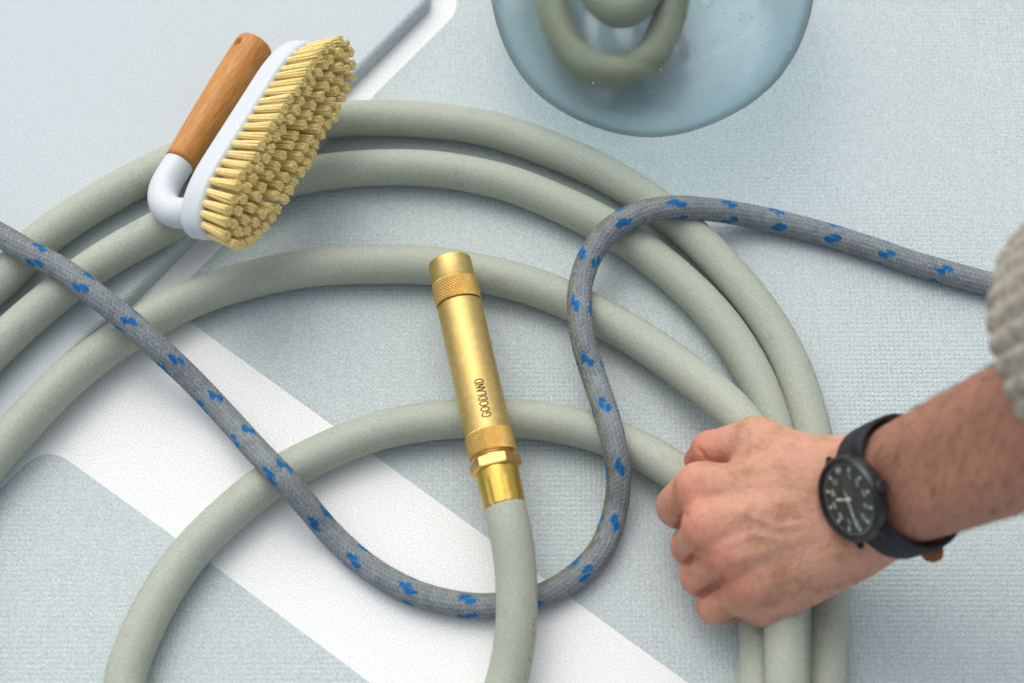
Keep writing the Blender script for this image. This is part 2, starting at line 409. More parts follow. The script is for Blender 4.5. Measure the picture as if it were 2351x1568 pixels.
# ------------------------------------------------------------------ rope (real braid relief, flecked with blue yarns)
RR = .0066
rp = [(-900, 330, 17), (-600, 350, 17), (-380, 390, 17), (-200, 440, 20), (-80, 500, 30), (0, 540, 36), (60, 575, 37.6), (140, 617, 36), (225, 682, 37), (300, 742, 32), (360, 797, 28), (440, 872, 17), (520, 957, 13), (590, 1035, 23), (645, 1092, 27.6), (700, 1155, 20), (752, 1217, 9), (815, 1278, 6.8), (880, 1325, 6.8), (960, 1364, 6.8), (1060, 1388, 6.8), (1150, 1390, 6.8), (1240, 1370, 6.8), (1320, 1325, 6.8), (1382, 1257, 7.5), (1413, 1170, 10), (1420, 1090, 20), (1410, 1018, 27.5), (1389, 940, 25), (1362, 860, 21), (1338, 780, 26), (1331, 715, 27.6), (1333, 655, 25), (1354, 590, 25), (1398, 530, 27.6), (1462, 492, 28), (1540, 477, 27), (1620, 480, 20), (1720, 495, 10), (1850, 525, 6.8), (1980, 563, 6.8), (2100, 604, 6.8), (2270, 652, 6.8), (2480, 710, 6.8), (2900, 790, 6.8), (3300, 800, 6.8)]
rc = spline([P(*q) for q in rp], .00065)
SEG, NC, PT = 64, 16, .0026
n = len(rc); u = (np.arange(n)*.00065)[:, None]; th = np.arange(SEG)[None]/SEG
vv = (th+.42*u/.30+.03*np.sin(u*21)) % 1.0
x = vv*NC; cidx = np.floor(x).astype(int) % NC; fr = x-np.floor(x); par = cidx % 2
slant = np.where(par == 0, fr, 1-fr)
ph = u/PT+slant*.95+.25*np.sin(u*90+cidx*1.7)*.3; k = np.floor(ph).astype(int); s = ph-np.floor(ph)
hgt = np.sqrt(np.clip(np.sin(np.pi*s), 0, 1))*np.clip(np.sin(np.pi*fr), 0, 1)**.35
rad = RR*(1-.07)+hgt*.00060
rad = rad*(1+.012*np.sin(u*60)+.01*np.sin(u*23+1))
hsh = np.sin(k*12.9898+cidx*78.233)*43758.5453; hsh = hsh-np.floor(hsh)
PITCH = .031; circ = 2*np.pi*RR
blue = np.zeros((n, SEG), bool)
for mi in range(int(u[-1, 0]/PITCH)+2):
    for q_ in range(4):
        um = mi*PITCH+(.0, .0012, -.0012, .0014)[q_]+rng.uniform(-.001, .001); vm = q_/4+.03
        sgn = 1 if q_ % 2 == 0 else -1
        for dl, dw, sl_, sw in ((-.0019, -.0011, 1, 1), (.0019, .0011, 1, 1)):
            du = u-(um+dl); dv = ((vv-vm+.5) % 1-.5)*circ*sgn-dw
            du2 = du+.5*dv*1.; rr_b = (du2/.0031)**2+(dv/.0019)**2
            blue |= (rr_b+.55*(hsh-.5)+.25*np.sin(u*5200+cidx)) < 1
greyc = np.array(lin(132, 141, 144)[:3]); bluec = np.array(lin(0, 108, 168)[:3]); olive = np.array(lin(112, 108, 76)[:3])
col = np.ones((n, SEG, 4)); base = greyc*(.88+.26*hsh[..., None])
lat = np.cos(2*np.pi*th)                                              # side of the rope
moss = np.clip(.5+.5*np.sin(u*9.0+1.0)+.35*np.sin(u*31), 0, 1)*np.clip(lat*1.1-.25, 0, 1)
h2 = np.sin(k*39.34+cidx*11.13)*2437.31; h2 = h2-np.floor(h2)
moss = np.clip(moss*1.1*(.4+.9*h2)+.12*(h2 > .85), 0, .85)[..., None]
base = base*(1-moss)+olive*moss*(.75+.5*hsh[..., None])
col[..., :3] = np.where(blue[..., None], bluec*(.75+.45*hsh[..., None]), base)
col[..., :3] *= .52+.55*hgt[..., None]                            # shade painted into the braid joints so the relief reads
mr = M('braided_cord', (.3, .3, .32, 1), .85)
at = mr.n('ShaderNodeAttribute', attribute_name='yarn'); mr.color(at.outputs['Color'])
mr.bump(mr.noise(2600, 2), .0002, .6)
rope = tube('rope', rc, rad, SEG, mr.m, None, 1., {'yarn': ('FLOAT_COLOR', col)})
rope['label'] = 'grey braided rope flecked with blue yarn, running in an S across the hose'; rope['category'] = 'rope'

# ------------------------------------------------------------------ scrubbing brush
A = camdir(.40, .80, -.45); B = camdir(.841, -.124, .527); B = (B-A*A.dot(B)).normalized(); W_ = A.cross(B).normalized()
Hb = P(412, 373, 33); HL = .090; HM = Hb+A*(HL/2)
C0 = HM+B*.0585-A*.0310-W_*.0095                      # centre of the face the tufts stand on
brush = empty('scrub_brush', P(560, 420, 7), 'scrubbing brush with wooden handle, white curved neck and cream bristles', 'brush')
mw = M('oiled_wood', lin(190, 126, 66), .5)
tc = mw.n('ShaderNodeTexCoord'); mp = mw.n('ShaderNodeMapping')
mw.l(tc.outputs['UV'], mp.inputs[0]); mp.inputs['Scale'].default_value = (2.2, 15, 1)
g = mw.noise(3.2, 6, mp.outputs[0], .6); mp2 = mw.n('ShaderNodeMapping'); mw.l(tc.outputs['UV'], mp2.inputs[0]); mp2.inputs['Scale'].default_value = (9, 90, 1)
g2 = mw.noise(2.5, 3, mp2.outputs[0])
c = mw.ramp(g, [(.30, lin(158, 100, 36)), (.5, lin(192, 130, 56)), (.70, lin(212, 158, 82))])
c = mw.mix(mw.math('MULTIPLY', g2, .35), c, lin(176, 114, 48)); mw.color(c)
mw.bump(g2, .0002, .4)
# handle: slightly thicker towards its free end, rounded rim, hanging hole near the end
def axis_tube(name, o, d, prof, segs, mat, parent):
    x = W_; y = d.cross(x).normalized(); m4 = basis(o, x, y, d); v = []; uv = []; f = []
    for r, h in prof:
        for k_ in range(segs):
            a_ = 2*math.pi*k_/segs; v.append(m4 @ Vector((r*math.cos(a_), r*math.sin(a_), h)))
    n_ = len(prof); luv = []
    for i in range(n_-1):
        for k_ in range(segs):
            f.append((i*segs+k_, i*segs+(k_+1) % segs, (i+1)*segs+(k_+1) % segs, (i+1)*segs+k_))
            for (ii, kk) in ((i, k_), (i, k_+1), (i+1, k_+1), (i+1, k_)): luv.append((prof[ii][1]*10, kk/segs))
    f.append(list(range(segs))[::-1]); luv += [(0, 0)]*segs
    f.append([(n_-1)*segs+k_ for k_ in range(segs)]); luv += [(0, 0)]*segs
    return link(name, v, f, mat, parent, True, luv)
hp = [(.0086, 0), (.0088, .003)]+[(.0088+.0024*math.sin(math.pi/2*t), .003+t*(HL-.007)) for t in np.linspace(.05, 1, 16)]+[(.0110, HL-.0018), (.0105, HL-.0006), (.0096, HL)]
hd = axis_tube('handle', Hb, A, hp, 40, mw.m, brush)
# bored hanging hole: a dark-lined recess on the upper left of the handle
hax = (camdir(-.62, .10, .78)); hax = (hax-A*A.dot(hax)).normalized()
bmh = bmesh.new(); hy = A.cross(hax)
lathe(bmh, [(.0028, -.03), (.0028, .03)], basis(Hb+A*(HL-.0085), A, hy, hax), 20, True)
bmesh.ops.recalc_face_normals(bmh, faces=bmh.faces); mec = bpy.data.meshes.new('bore'); bmh.to_mesh(mec); bmh.free()
cut = bpy.data.objects.new('bore', mec); COL.objects.link(cut)
md = hd.modifiers.new('bore', 'BOOLEAN'); md.object = cut; md.operation = 'DIFFERENCE'; md.solver = 'EXACT'
dg = bpy.context.evaluated_depsgraph_get(); me2 = bpy.data.meshes.new_from_object(hd.evaluated_get(dg))
hd.modifiers.clear(); hd.data = me2; bpy.data.objects.remove(cut); bpy.data.meshes.remove(mec)
for p_ in hd.data.polygons: p_.use_smooth = True
mwh = M('white_lacquer', lin(214, 219, 224), .42)
mwh.bump(mwh.noise(900, 2), .00015, .5)
c = mwh.ramp(mwh.noise(1500, 2), [(.3, lin(196, 203, 207)), (.7, lin(214, 220, 223))]); mwh.color(c)
# neck: straight stub, half turn, into the back of the head
q = [Hb+A*.001]
rad_n = .022
q.append(Hb-A*.009)
for t in np.linspace(0, math.pi, 15): q.append(Hb-A*(.012+rad_n*1.02*math.sin(t))+B*(rad_n-rad_n*math.cos(t)))
q.append(Hb-A*.006+B*(2*rad_n+.004))
qc = spline(q, .0015)
# use frames from the bend plane, not from the vertical
t = np.gradient(qc, axis=0); t /= np.linalg.norm(t, axis=1)[:, None]; nW = np.array(W_); v = []; f = []; SG = 32
for i in range(len(qc)):
    nn = np.cross(t[i], nW)
    r_ = .0084
    for k_ in range(SG):
        a_ = 2*math.pi*k_/SG; v.append(qc[i]+r_*(math.cos(a_)*nW+math.sin(a_)*nn))
for i in range(len(qc)-1):
    for k_ in range(SG): f.append((i*SG+k_, i*SG+(k_+1) % SG, (i+1)*SG+(k_+1) % SG, (i+1)*SG+k_))
f.append(list(range(SG))); f.append([(len(qc)-1)*SG+k_ for k_ in range(SG)])
link('neck', v, f, mwh.m, brush)
# head: rounded stadium block
HW, HLn, TH = .0182, .0675, .0150
def stadium(off):
    o_ = []; CL = .038; a0 = HLn-CL
    sp = lambda q_, e_: math.copysign(abs(q_)**e_, q_)
    for k_ in range(25): th_ = -math.pi/2+math.pi*k_/24; o_.append((a0+(CL+off)*sp(math.cos(th_), .92), (HW+off)*sp(math.sin(th_), .92)))
    for k_ in range(25): th_ = math.pi/2+math.pi*k_/24; o_.append((-a0+(CL+off)*sp(math.cos(th_), .92), (HW+off)*sp(math.sin(th_), .92)))
    return o_
lay = []
for k_ in range(7): th_ = math.pi/2*k_/6; lay.append((-.0045*(1-math.sin(th_)), -TH+.0045*(1-math.cos(th_))))
lay += [(0, -.004)]
for k_ in range(6): th_ = math.pi/2*k_/5; lay.append((-.0030*(1-math.cos(th_)), -.0030+.0030*math.sin(th_)))
v = []; f = []; n_ = 50
for off, h in lay:
    for a_, w__ in stadium(off): v.append(C0+A*a_+W_*w__+B*h)
for i in range(len(lay)-1):
    for k_ in range(n_): f.append((i*n_+k_, i*n_+(k_+1) % n_, (i+1)*n_+(k_+1) % n_, (i+1)*n_+k_))
f.append(list(range(n_))[::-1]); f.append([(len(lay)-1)*n_+k_ for k_ in range(n_)])
hdo = link('head_block', v, f, mwh.m, brush)
# tufts
mb = M('cream_bristle', lin(222, 196, 124), .6)
oi = mb.n('ShaderNodeObjectInfo')
c = mb.ramp(mb.noise(700, 3), [(.3, lin(228, 202, 124)), (.55, lin(240, 219, 148)), (.75, lin(250, 236, 180))])
c = mb.mix(mb.math('MULTIPLY', oi.outputs['Random'], .30), c, lin(232, 202, 118)); mb.color(c)
tmesh = []
for var in range(5):
    v = []; f = []
    cen = [(0, 0)]+[(.00090*math.cos(2*math.pi*k_/6), .00090*math.sin(2*math.pi*k_/6)) for k_ in range(6)]+[(.00158*math.cos(2*math.pi*(k_+.5)/9), .00158*math.sin(2*math.pi*(k_+.5)/9)) for k_ in range(9)]
    for cx, cy in cen:
        ln = .0208+random.uniform(-.0004, .0004); sp_ = 1.0+random.uniform(.16, .38); base_ = len(v); rs = .00074
        ox, oy = random.uniform(-1, 1)*.00026, random.uniform(-1, 1)*.00026
        for h, kk in ((-.001, .80), (ln*.5, .95+(sp_-.95)*.35), (ln, sp_)):
            for j in range(6):
                a_ = 2*math.pi*j/6; v.append((cx*kk+rs*math.cos(a_)+ox*h/ln, cy*kk+rs*math.sin(a_)+oy*h/ln, h))
        for i in range(2):
            for j in range(6): f.append((base_+i*6+j, base_+i*6+(j+1) % 6, base_+(i+1)*6+(j+1) % 6, base_+(i+1)*6+j))
        f.append([base_+12+j for j in range(6)])
    me = bpy.data.meshes.new('bristle_tuft'); me.from_pydata(v, [], f); me.materials.append(mb.m)
    me.polygons.foreach_set('use_smooth', [len(p_.vertices) == 4 for p_ in me.polygons]); tmesh.append(me)
spots = []
for inset, gap in ((-.0034, .0061), (-.0094, .0063)):
    o_ = np.array(stadium(inset)); o_ = np.vstack([o_, o_[:1]]); dd_ = np.r_[0, np.cumsum(np.linalg.norm(np.diff(o_, axis=0), axis=1))]
    cnt = int(round(dd_[-1]/gap)); ss = (np.arange(cnt)+.25)*dd_[-1]/cnt
    spots += list(zip(np.interp(ss, dd_, o_[:, 0]), np.interp(ss, dd_, o_[:, 1])))
spots += [(a_, 0.) for a_ in np.linspace(-.050, .050, 16)]
if True:
    for a_, wv_ in spots:
        a_ += random.uniform(-.0004, .0004); wj = wv_+random.uniform(-.0004, .0004)
        d = (B+A*(.26*(a_/.065)+random.uniform(-.03, .03))+W_*(.10*wj/.015+random.uniform(-.03, .03))).normalized()
        x_ = d.cross(W_).normalized(); y_ = d.cross(x_)
        rot = random.uniform(0, 6.28)
        o = bpy.data.objects.new('bristle_tuft', random.choice(tmesh)); COL.objects.link(o); o.parent = brush
        o.matrix_parent_inverse = Matrix.Translation(-brush.location)
        o.matrix_basis = basis(C0+A*a_+W_*wj, x_, y_, d) @ Matrix.Rotation(rot, 4, 'Z') @ Matrix.Diagonal((1.02, 1.02, random.uniform(.95, 1.04), 1))

# ------------------------------------------------------------------ glass bowl at the top edge with a looped hose in it
# (built below in glass_bowl)
def glass_bowl():
    ctr = P(1494, -45, 45); ctr.z = 0
    g = empty('glass_bowl', ctr, 'round pale blue glass bowl with tiny bubbles standing beyond the hose coils', 'bowl')
    m4 = Matrix.Translation(ctr); K = .0915/.0915
    cv = spline([Vector((r, 0, z)) for r, z in ((.060, .0), (.074, .006), (.0855, .022), (.0895, .044), (.0865, .068), (.0765, .092), (.060, .114), (.044, .134), (.036, .156), (.035, .180))], .003)
    out = [(p_[0]*1.045, p_[2]) for p_ in cv]
    inn = [(r-.0022, z+(.0030 if i == 0 else 0)) for i, (r, z) in enumerate(out)][::-1]
    prof = [(0.0001, out[0][1])]+out+[(out[-1][0]-.0011, out[-1][1]+.0010)]+inn+[(0.0001, out[0][1]+.0030)]
    zmin = min(p_[1] for p_ in prof); prof = [(r, z-zmin+.0004) for r, z in prof]
    bm = bmesh.new(); lathe(bm, prof, m4, 96)
    for v_ in bm.verts:
        d_ = v_.co-ctr; a_ = math.atan2(d_.y, d_.x); s_ = 1+.008*math.sin(3*a_+1)+.005*math.sin(7*a_)
        v_.co.x = ctr.x+d_.x*s_; v_.co.y = ctr.y+d_.y*s_
    bmesh.ops.remove_doubles(bm, verts=bm.verts, dist=.0003)
    mg = M('pale_blue_glass')
    tr = mg.n('ShaderNodeBsdfTransparent'); gl = mg.n('ShaderNodeBsdfGlossy', Roughness=.06); lw_ = mg.n('ShaderNodeLayerWeight', Blend=.5); 
    cl_ = mg.ramp(lw_.outputs['Facing'], [(.0, lin(249, 252, 253)), (.6, lin(243, 248, 250)), (.86, lin(231, 240, 243)), (.94, lin(200, 214, 218)), (1., lin(62, 84, 92))])
    mg.l(cl_, tr.inputs[0]); mx = mg.n('ShaderNodeMixShader'); mg.l(mg.ramp(lw_.outputs['Facing'], [(0, (.035,)*3), (.6, (.05,)*3), (.85, (.16,)*3), (1, (.6,)*3)]), mx.inputs[0]); rf_ = mg.n('ShaderNodeBsdfRefraction', Roughness=.30, IOR=1.03); mg.l(cl_, rf_.inputs['Color']); m2_ = mg.n('ShaderNodeMixShader'); m2_.inputs[0].default_value = .74
    mg.l(tr.outputs[0], m2_.inputs[1]); mg.l(rf_.outputs[0], m2_.inputs[2]); mg.l(m2_.outputs[0], mx.inputs[1]); mg.l(gl.outputs[0], mx.inputs[2])
    bu_ = mg.n('ShaderNodeBump', Distance=.0015, Strength=.35); mg.l(mg.noise(45, 2), bu_.inputs['Height']); mg.l(bu_.outputs[0], gl.inputs['Normal']); mg.l(bu_.outputs[0], lw_.inputs['Normal'])
    mg.l(mx.outputs[0], mg.t.nodes['Material Output'].inputs['Surface'])
    link_bm('bowl_wall', bm, mg.m, g)
    # seed bubbles in the wall
    bm = bmesh.new()
    for i in range(230):
        a_ = R(random.uniform(-150, 10)) if i < 50 else R(random.gauss(-66, 20)); z = random.uniform(.012, .075) if i < 50 else random.uniform(.05, .118)
        rad_ = np.interp(z, [p_[1] for p_ in [(r, zz-zmin) for r, zz in out]], [p_[0] for p_ in out])+.0001
        bmesh.ops.create_icosphere(bm, subdivisions=1, radius=random.choice((.0003, .0003, .0004, .0006)), matrix=Matrix.Translation(ctr+Vector((rad_*math.cos(a_), rad_*math.sin(a_), z))))
    mbub = M('bubble_glass', lin(196, 212, 218), .12)
    link_bm('seed_bubbles', bm, mbub.m, g)['kind'] = 'stuff'
    # a second, darker hose looped in the bowl
    md_ = M('olive_rubber', lin(134, 138, 112), .6); md_.bump(md_.noise(700, 2), .0002, .5)
    q1 = [P(1262, -260, 20), P(1262, -60, 20), P(1285, 70, 20), P(1340, 145, 20), P(1410, 165, 20), P(1480, 140, 22), P(1530, 60, 27), P(1545, -60, 36), P(1500, -200, 44), P(1400, -220, 46), P(1350, -120, 44), P(1372, -10, 42), P(1425, 30, 42), P(1480, -10, 42), P(1495, -110, 42), P(1450, -190, 40)]
    hs_ = tube('looped_hose', spline(q1, .002), .0098, 28, md_.m, caps=True)
    hs_['label'] = 'short olive hose looped double inside the blue glass bowl'; hs_['category'] = 'hose'
glass_bowl()

# ------------------------------------------------------------------ arm and hand (one continuous skin grown from a distance field)
V3 = lambda *a: np.array(tuple(P(*a)))*1000
def sdf_mesh(fn, lo, hi, h):
    nx, ny, nz = [int((b-a)/h)+1 for a, b in zip(lo, hi)]
    gx, gy, gz = np.meshgrid(lo[0]+h*np.arange(nx), lo[1]+h*np.arange(ny), lo[2]+h*np.arange(nz), indexing='ij')
    F = fn(gx.astype(np.float32), gy.astype(np.float32), gz.astype(np.float32))
    ins = F < 0
    c8 = np.zeros((nx-1, ny-1, nz-1), np.int8)
    for a in (0, 1):
        for b in (0, 1):
            for c_ in (0, 1): c8 += ins[a:nx-1+a, b:ny-1+b, c_:nz-1+c_]
    act = (c8 > 0) & (c8 < 8); ii = np.argwhere(act); idx = -np.ones(act.shape, int); idx[act] = np.arange(len(ii))
    acc = np.zeros((len(ii), 3)); cnt = np.zeros(len(ii))
    cor = [(a, b, c_) for a in (0, 1) for b in (0, 1) for c_ in (0, 1)]
    for p0 in cor:
        for ax in range(3):
            if p0[ax]: continue
            p1 = list(p0); p1[ax] = 1
            f0 = F[ii[:, 0]+p0[0], ii[:, 1]+p0[1], ii[:, 2]+p0[2]]; f1 = F[ii[:, 0]+p1[0], ii[:, 1]+p1[1], ii[:, 2]+p1[2]]
            m_ = (f0 < 0) != (f1 < 0); t_ = np.where(m_, f0/np.where(m_, f0-f1, 1), 0)
            pos = np.array(p0)[None]+0.*t_[:, None]; pos[:, ax] += t_
            acc += np.where(m_[:, None], pos, 0); cnt += m_
    vert = (ii+acc/cnt[:, None])*h+np.array(lo)
    faces = []
    for ax in range(3):
        o1, o2 = [k_ for k_ in range(3) if k_ != ax]
        sl0 = [slice(None)]*3; sl1 = [slice(None)]*3; sl0[ax] = slice(0, -1); sl1[ax] = slice(1, None)
        a0 = ins[tuple(sl0)]; a1 = ins[tuple(sl1)]; e = np.argwhere(a0 != a1)
        e = e[(e[:, o1] > 0) & (e[:, o2] > 0) & (e[:, o1] < F.shape[o1]-1) & (e[:, o2] < F.shape[o2]-1)]
        def cell(d1, d2):
            q_ = e.copy(); q_[:, o1] -= d1; q_[:, o2] -= d2; return idx[q_[:, 0], q_[:, 1], q_[:, 2]]
        qd = np.stack([cell(1, 1), cell(0, 1), cell(0, 0), cell(1, 0)], 1)
        flip = a0[e[:, 0], e[:, 1], e[:, 2]]
        if ax == 1: flip = ~flip
        qd = np.where(flip[:, None], qd, qd[:, ::-1]); faces.append(qd)
    return vert, np.vstack(faces)

wrist = V3(2038, 1124, 88)
elbow = V3(2350, 994, 174)
E = (elbow-wrist)/np.linalg.norm(elbow-wrist)
tv = np.array(camdir(-.20, .98, .0)); T = tv-E*(tv@E); T /= np.linalg.norm(T)          # towards 12 on the dial
Nn = np.cross(T, E)
if Nn @ (np.array(CAMP)*1000-wrist) < 0: Nn = -Nn
mcp = [V3(1612, 1120, 61), V3(1630, 1208, 64), V3(1680, 1270, 60), V3(1722, 1335, 52)]
pip = [V3(1558, 1162, 32), V3(1588, 1254, 31), V3(1608, 1322, 28), V3(1642, 1390, 24)]
dip = [V3(1640, 1200, 8.5), V3(1665, 1270, 8.5), V3(1680, 1335, 8.5), V3(1700, 1392, 8.5)]
tip = [V3(1700, 1195, 13), V3(1725, 1262, 13), V3(1740, 1325, 13), V3(1745, 1375, 12)]
carp = [wrist-E*4+T*14-Nn*1, wrist-E*4+T*5+Nn*1, wrist-E*4-T*5+Nn*0, wrist-E*4-T*14-Nn*2]
thc, thm, thi, tht = V3(1860, 1075, 74), V3(1735, 1010, 58), V3(1632, 1034, 40), V3(1600, 1066, 22)
def field(x, y, z):
    Pn = np.stack([x, y, z], -1)
    def cone(a, b, ra, rb):
        a = np.asarray(a, np.float32); b = np.asarray(b, np.float32); ab = b-a; d = Pn-a
        t_ = np.clip((d @ ab)/(ab @ ab), 0, 1); q_ = d-t_[..., None]*ab
        return np.sqrt((q_*q_).sum(-1))-(ra+t_*(rb-ra))
    def smin(a, b, k_):
        h_ = np.clip(.5+.5*(b-a)/k_, 0, 1); return b+(a-b)*h_-k_*h_*(1-h_)
    # palm and dorsum
    d = None
    rm = [(12, 10.0), (12, 10.2), (12, 9.6), (12, 8.8)]
    for k_ in range(4):
        c_ = cone(carp[k_], mcp[k_], *rm[k_]); d = c_ if d is None else smin(d, c_, 9)
    down = np.array([6., 4., -16.])
    for k_ in range(4):      # palm side fill
        d = smin(d, cone(carp[k_]+down*.7, mcp[k_]+np.array([14, 2, -20.]), 12, 11), 10)
    d = smin(d, cone(V3(1750, 1376, 34), V3(1950, 1262, 62), 13.5, 15), 12)          # heel of the hand
    d = smin(d, cone(thc, thm, 15, 11.5), 14)                                          # thumb root
    d = smin(d, cone(thm+np.array([6, -8, -2.]), mcp[0]+np.array([22, -2, -6.]), 10, 10), 12)  # web
    # wrist and forearm, oval
    far = elbow+E*80
    fa = smin(cone(wrist-E*14+T*8.5, far+T*12, 18, 24), cone(wrist-E*14-T*9.5, far-T*12, 18, 24), 10)
    d = smin(d, fa, 14)
    # knuckle heads
    for k_, r_ in enumerate((9.6, 10.0, 9.4, 8.4)):
        d = smin(d, cone(mcp[k_]+Nn*1.8, mcp[k_]+Nn*1.0+np.array([-1., 0, 0]), r_, r_), 8)
    fingers = None
    rf = [(11.0, 10.8, 8.2, 7.4), (10.6, 10.1, 8.4, 7.4), (10.2, 9.8, 8.0, 7.0), (9.2, 8.9, 7.4, 6.6)]
    for k_ in range(4):
        r0, r1, r2, r3 = rf[k_]
        g_ = smin(cone(mcp[k_], pip[k_], r0, r1), cone(pip[k_], dip[k_], r1, r2), 3); g_ = smin(g_, cone(dip[k_], tip[k_], r2, r3), 3)
        if k_ == 0: g_ = smin(g_, cone(V3(1572, 1143, 48), V3(1562, 1160, 38), 10.6, 10.6), 3)
        fingers = g_ if fingers is None else smin(fingers, g_, .8)
    d = smin(d, fingers, 7.0)
    th_ = smin(cone(thm, thi, 11.2, 9.8), cone(thi, tht, 10.0, 7.6), 2.2)
    d = smin(d, th_, 3.0)
    return d
wc = wrist+E*8
_aa = np.radians(np.arange(0, 360, 3.0)); _rr = np.arange(14, 48, .3)
def skin_radius(ex):
    p_ = (wc+E*ex)[None, None]+_rr[None, :, None]*(np.cos(_aa)[:, None, None]*T+np.sin(_aa)[:, None, None]*Nn)
    f_ = field(p_[..., 0], p_[..., 1], p_[..., 2]); return _rr[(f_ > 0).argmax(1)]
_rad = np.maximum(np.maximum(skin_radius(-9.5), skin_radius(0)), skin_radius(9.5))
_kk = np.hanning(11); _kk /= _kk.sum(); _rad = np.convolve(np.r_[_rad[-5:], _rad, _rad[:5]], _kk, 'valid')
hgt_ = float(_rad[30])+6.2
def field_seat(x, y, z):
    d = field(x, y, z); q_ = np.stack([x, y, z], -1)-wc.astype(np.float32)
    a_ = q_ @ E.astype(np.float32); b_ = q_ @ T.astype(np.float32); c_ = q_ @ Nn.astype(np.float32)
    cyl = np.maximum(np.sqrt(a_*a_+b_*b_)-22.0, hgt_-6.0-c_)
    h_ = np.clip(.5-.5*(d+cyl)/3., 0, 1); return d*(1-h_)-cyl*h_+3.*h_*(1-h_)
allp = np.vstack([mcp, pip, dip, tip, [wrist, elbow+E*30, thm, tht]])
lo = allp.min(0)-26; hi = allp.max(0)+np.array([20, 42, 14]); lo[2] = max(lo[2], -6)
verts, faces = sdf_mesh(field_seat, lo, hi, .95)
# relax the grid stepping
def relax(v, f, n_):
    e = np.vstack([f[:, [0, 1]], f[:, [1, 2]], f[:, [2, 3]], f[:, [3, 0]]]); deg = np.bincount(e[:, 0], minlength=len(v))+np.bincount(e[:, 1], minlength=len(v))
    for it in range(n_):
        s_ = np.zeros_like(v)
        for c_ in range(3):
            s_[:, c_] = np.bincount(e[:, 0], v[e[:, 1], c_], len(v))+np.bincount(e[:, 1], v[e[:, 0], c_], len(v))
        v = v+(.5 if it % 2 == 0 else -.52)*(s_/deg[:, None]-v)
    return v
verts = relax(verts, faces, 6)
nrm_ = np.zeros_like(verts); f3 = np.cross(verts[faces[:, 1]]-verts[faces[:, 0]], verts[faces[:, 2]]-verts[faces[:, 0]])
for c_ in range(4): np.add.at(nrm_, faces[:, c_], f3)
nrm_ /= np.linalg.norm(nrm_, axis=1)[:, None]+1e-9
cv_ = (verts/1000-np.array(CAMP)) @ np.array(CR); sx_ = PW/2+cv_[:, 0]/-cv_[:, 2]*LENS/36*PW; sy_ = PH/2-cv_[:, 1]/-cv_[:, 2]*LENS/36*PW
facing = np.clip((nrm_*(np.array(CAMP)*1000-verts)).sum(1)/np.linalg.norm(np.array(CAMP)*1000-verts, axis=1)*3, 0, 1)*(verts[:, 2] > 18)
def sculpt(pts_, amp, sig):      # a vein, fold or crease on the skin, sig in millimetres
    dmin = np.full(len(verts), 1e9)
    for (x0, y0), (x1, y1) in zip(pts_, pts_[1:]):
        t_ = np.clip(((sx_-x0)*(x1-x0)+(sy_-y0)*(y1-y0))/((x1-x0)**2+(y1-y0)**2), 0, 1); dmin = np.minimum(dmin, np.hypot(sx_-x0-t_*(x1-x0), sy_-y0-t_*(y1-y0)))
    return amp*np.exp(-(dmin/4.5)**2/(2*sig*sig))*facing
disp = sculpt([(1572, 1182), (1558, 1206), (1545, 1229)], -1.6, 1.0)+sculpt([(1602, 1264), (1590, 1278), (1576, 1294)], -1.8, 1.0)+sculpt([(1660, 1336), (1631, 1352), (1609, 1365)], -2.2, 1.1)
disp += sculpt([(1606, 1033), (1614, 1044), (1623, 1058)], -1.1, .8)
disp += sculpt([(1703, 1171), (1740, 1193), (1787, 1211), (1830, 1205)], .55, 1.4)+sculpt([(1638, 1262), (1685, 1240), (1735, 1226), (1800, 1240)], .5, 1.4)+sculpt([(1640, 1120), (1720, 1112), (1820, 1100)], .5, 2.2)+sculpt([(1690, 1290), (1760, 1262), (1850, 1230)], .45, 2.2)
disp += sculpt([(1935, 1262), (1955, 1276), (1972, 1287)], 1.3, 3.5)
for q_ in range(5): x0 = 1580+q_*9; disp += sculpt([(x0, 1098+q_*3), (x0-6, 1135)], -.28, .7)
for q_ in range(4): x0 = 1600+q_*9; disp += sculpt([(x0, 1190), (x0-4, 1226)], -.28, .7)
for q_ in range(4): x0 = 1870+q_*10; disp += sculpt([(x0, 1110+q_*14), (x0-10, 1160+q_*14)], -.3, .8)
verts = verts+nrm_*disp[:, None]
red = np.zeros(len(verts))
for k_ in range(4):
    red += .9*np.exp(-((verts-(mcp[k_]+Nn*9))**2).sum(1)/(2*8.5**2)); red += .55*np.exp(-((verts-pip[k_])**2).sum(1)/(2*11**2))
red = red*.62+1.2*np.exp(-((verts-(thi+tht)/2)**2).sum(1)/(2*13**2))
red = np.clip(red, 0, 1)
along = (verts-wrist) @ E; tan = np.clip((along-6)/14, 0, 1)  # darker forearm: suntan, plus shadow painted into the skin colour
ms = M('skin', lin(205, 158, 138), .62, **{'Specular IOR Level': .32})
ms.b.inputs['Subsurface Weight'].default_value = .05; ms.b.inputs['Subsurface Radius'].default_value = (.004, .0015, .0008); ms.b.inputs['Subsurface Scale'].default_value = 1.0
co = ms.coord()
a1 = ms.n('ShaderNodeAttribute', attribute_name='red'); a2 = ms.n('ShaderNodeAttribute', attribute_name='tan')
c = ms.ramp(ms.noise(75, 4, co, .6), [(.34, lin(184, 136, 106)), (.50, lin(212, 164, 136)), (.66, lin(221, 164, 142))])
c = ms.mix(ms.math('MULTIPLY', a1.outputs['Fac'], .95), c, lin(208, 116, 98))
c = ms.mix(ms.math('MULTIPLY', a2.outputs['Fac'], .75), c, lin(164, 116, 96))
fine = ms.noise(900, 3, co)
c = ms.mix(ms.math('MULTIPLY', ms.math('GREATER_THAN', ms.noise(330, 3, co, .6), .60), .14), c, lin(176, 108, 90))
c = ms.mix(ms.math('MULTIPLY', fine, .46), c, lin(166, 114, 94)); ms.color(c)
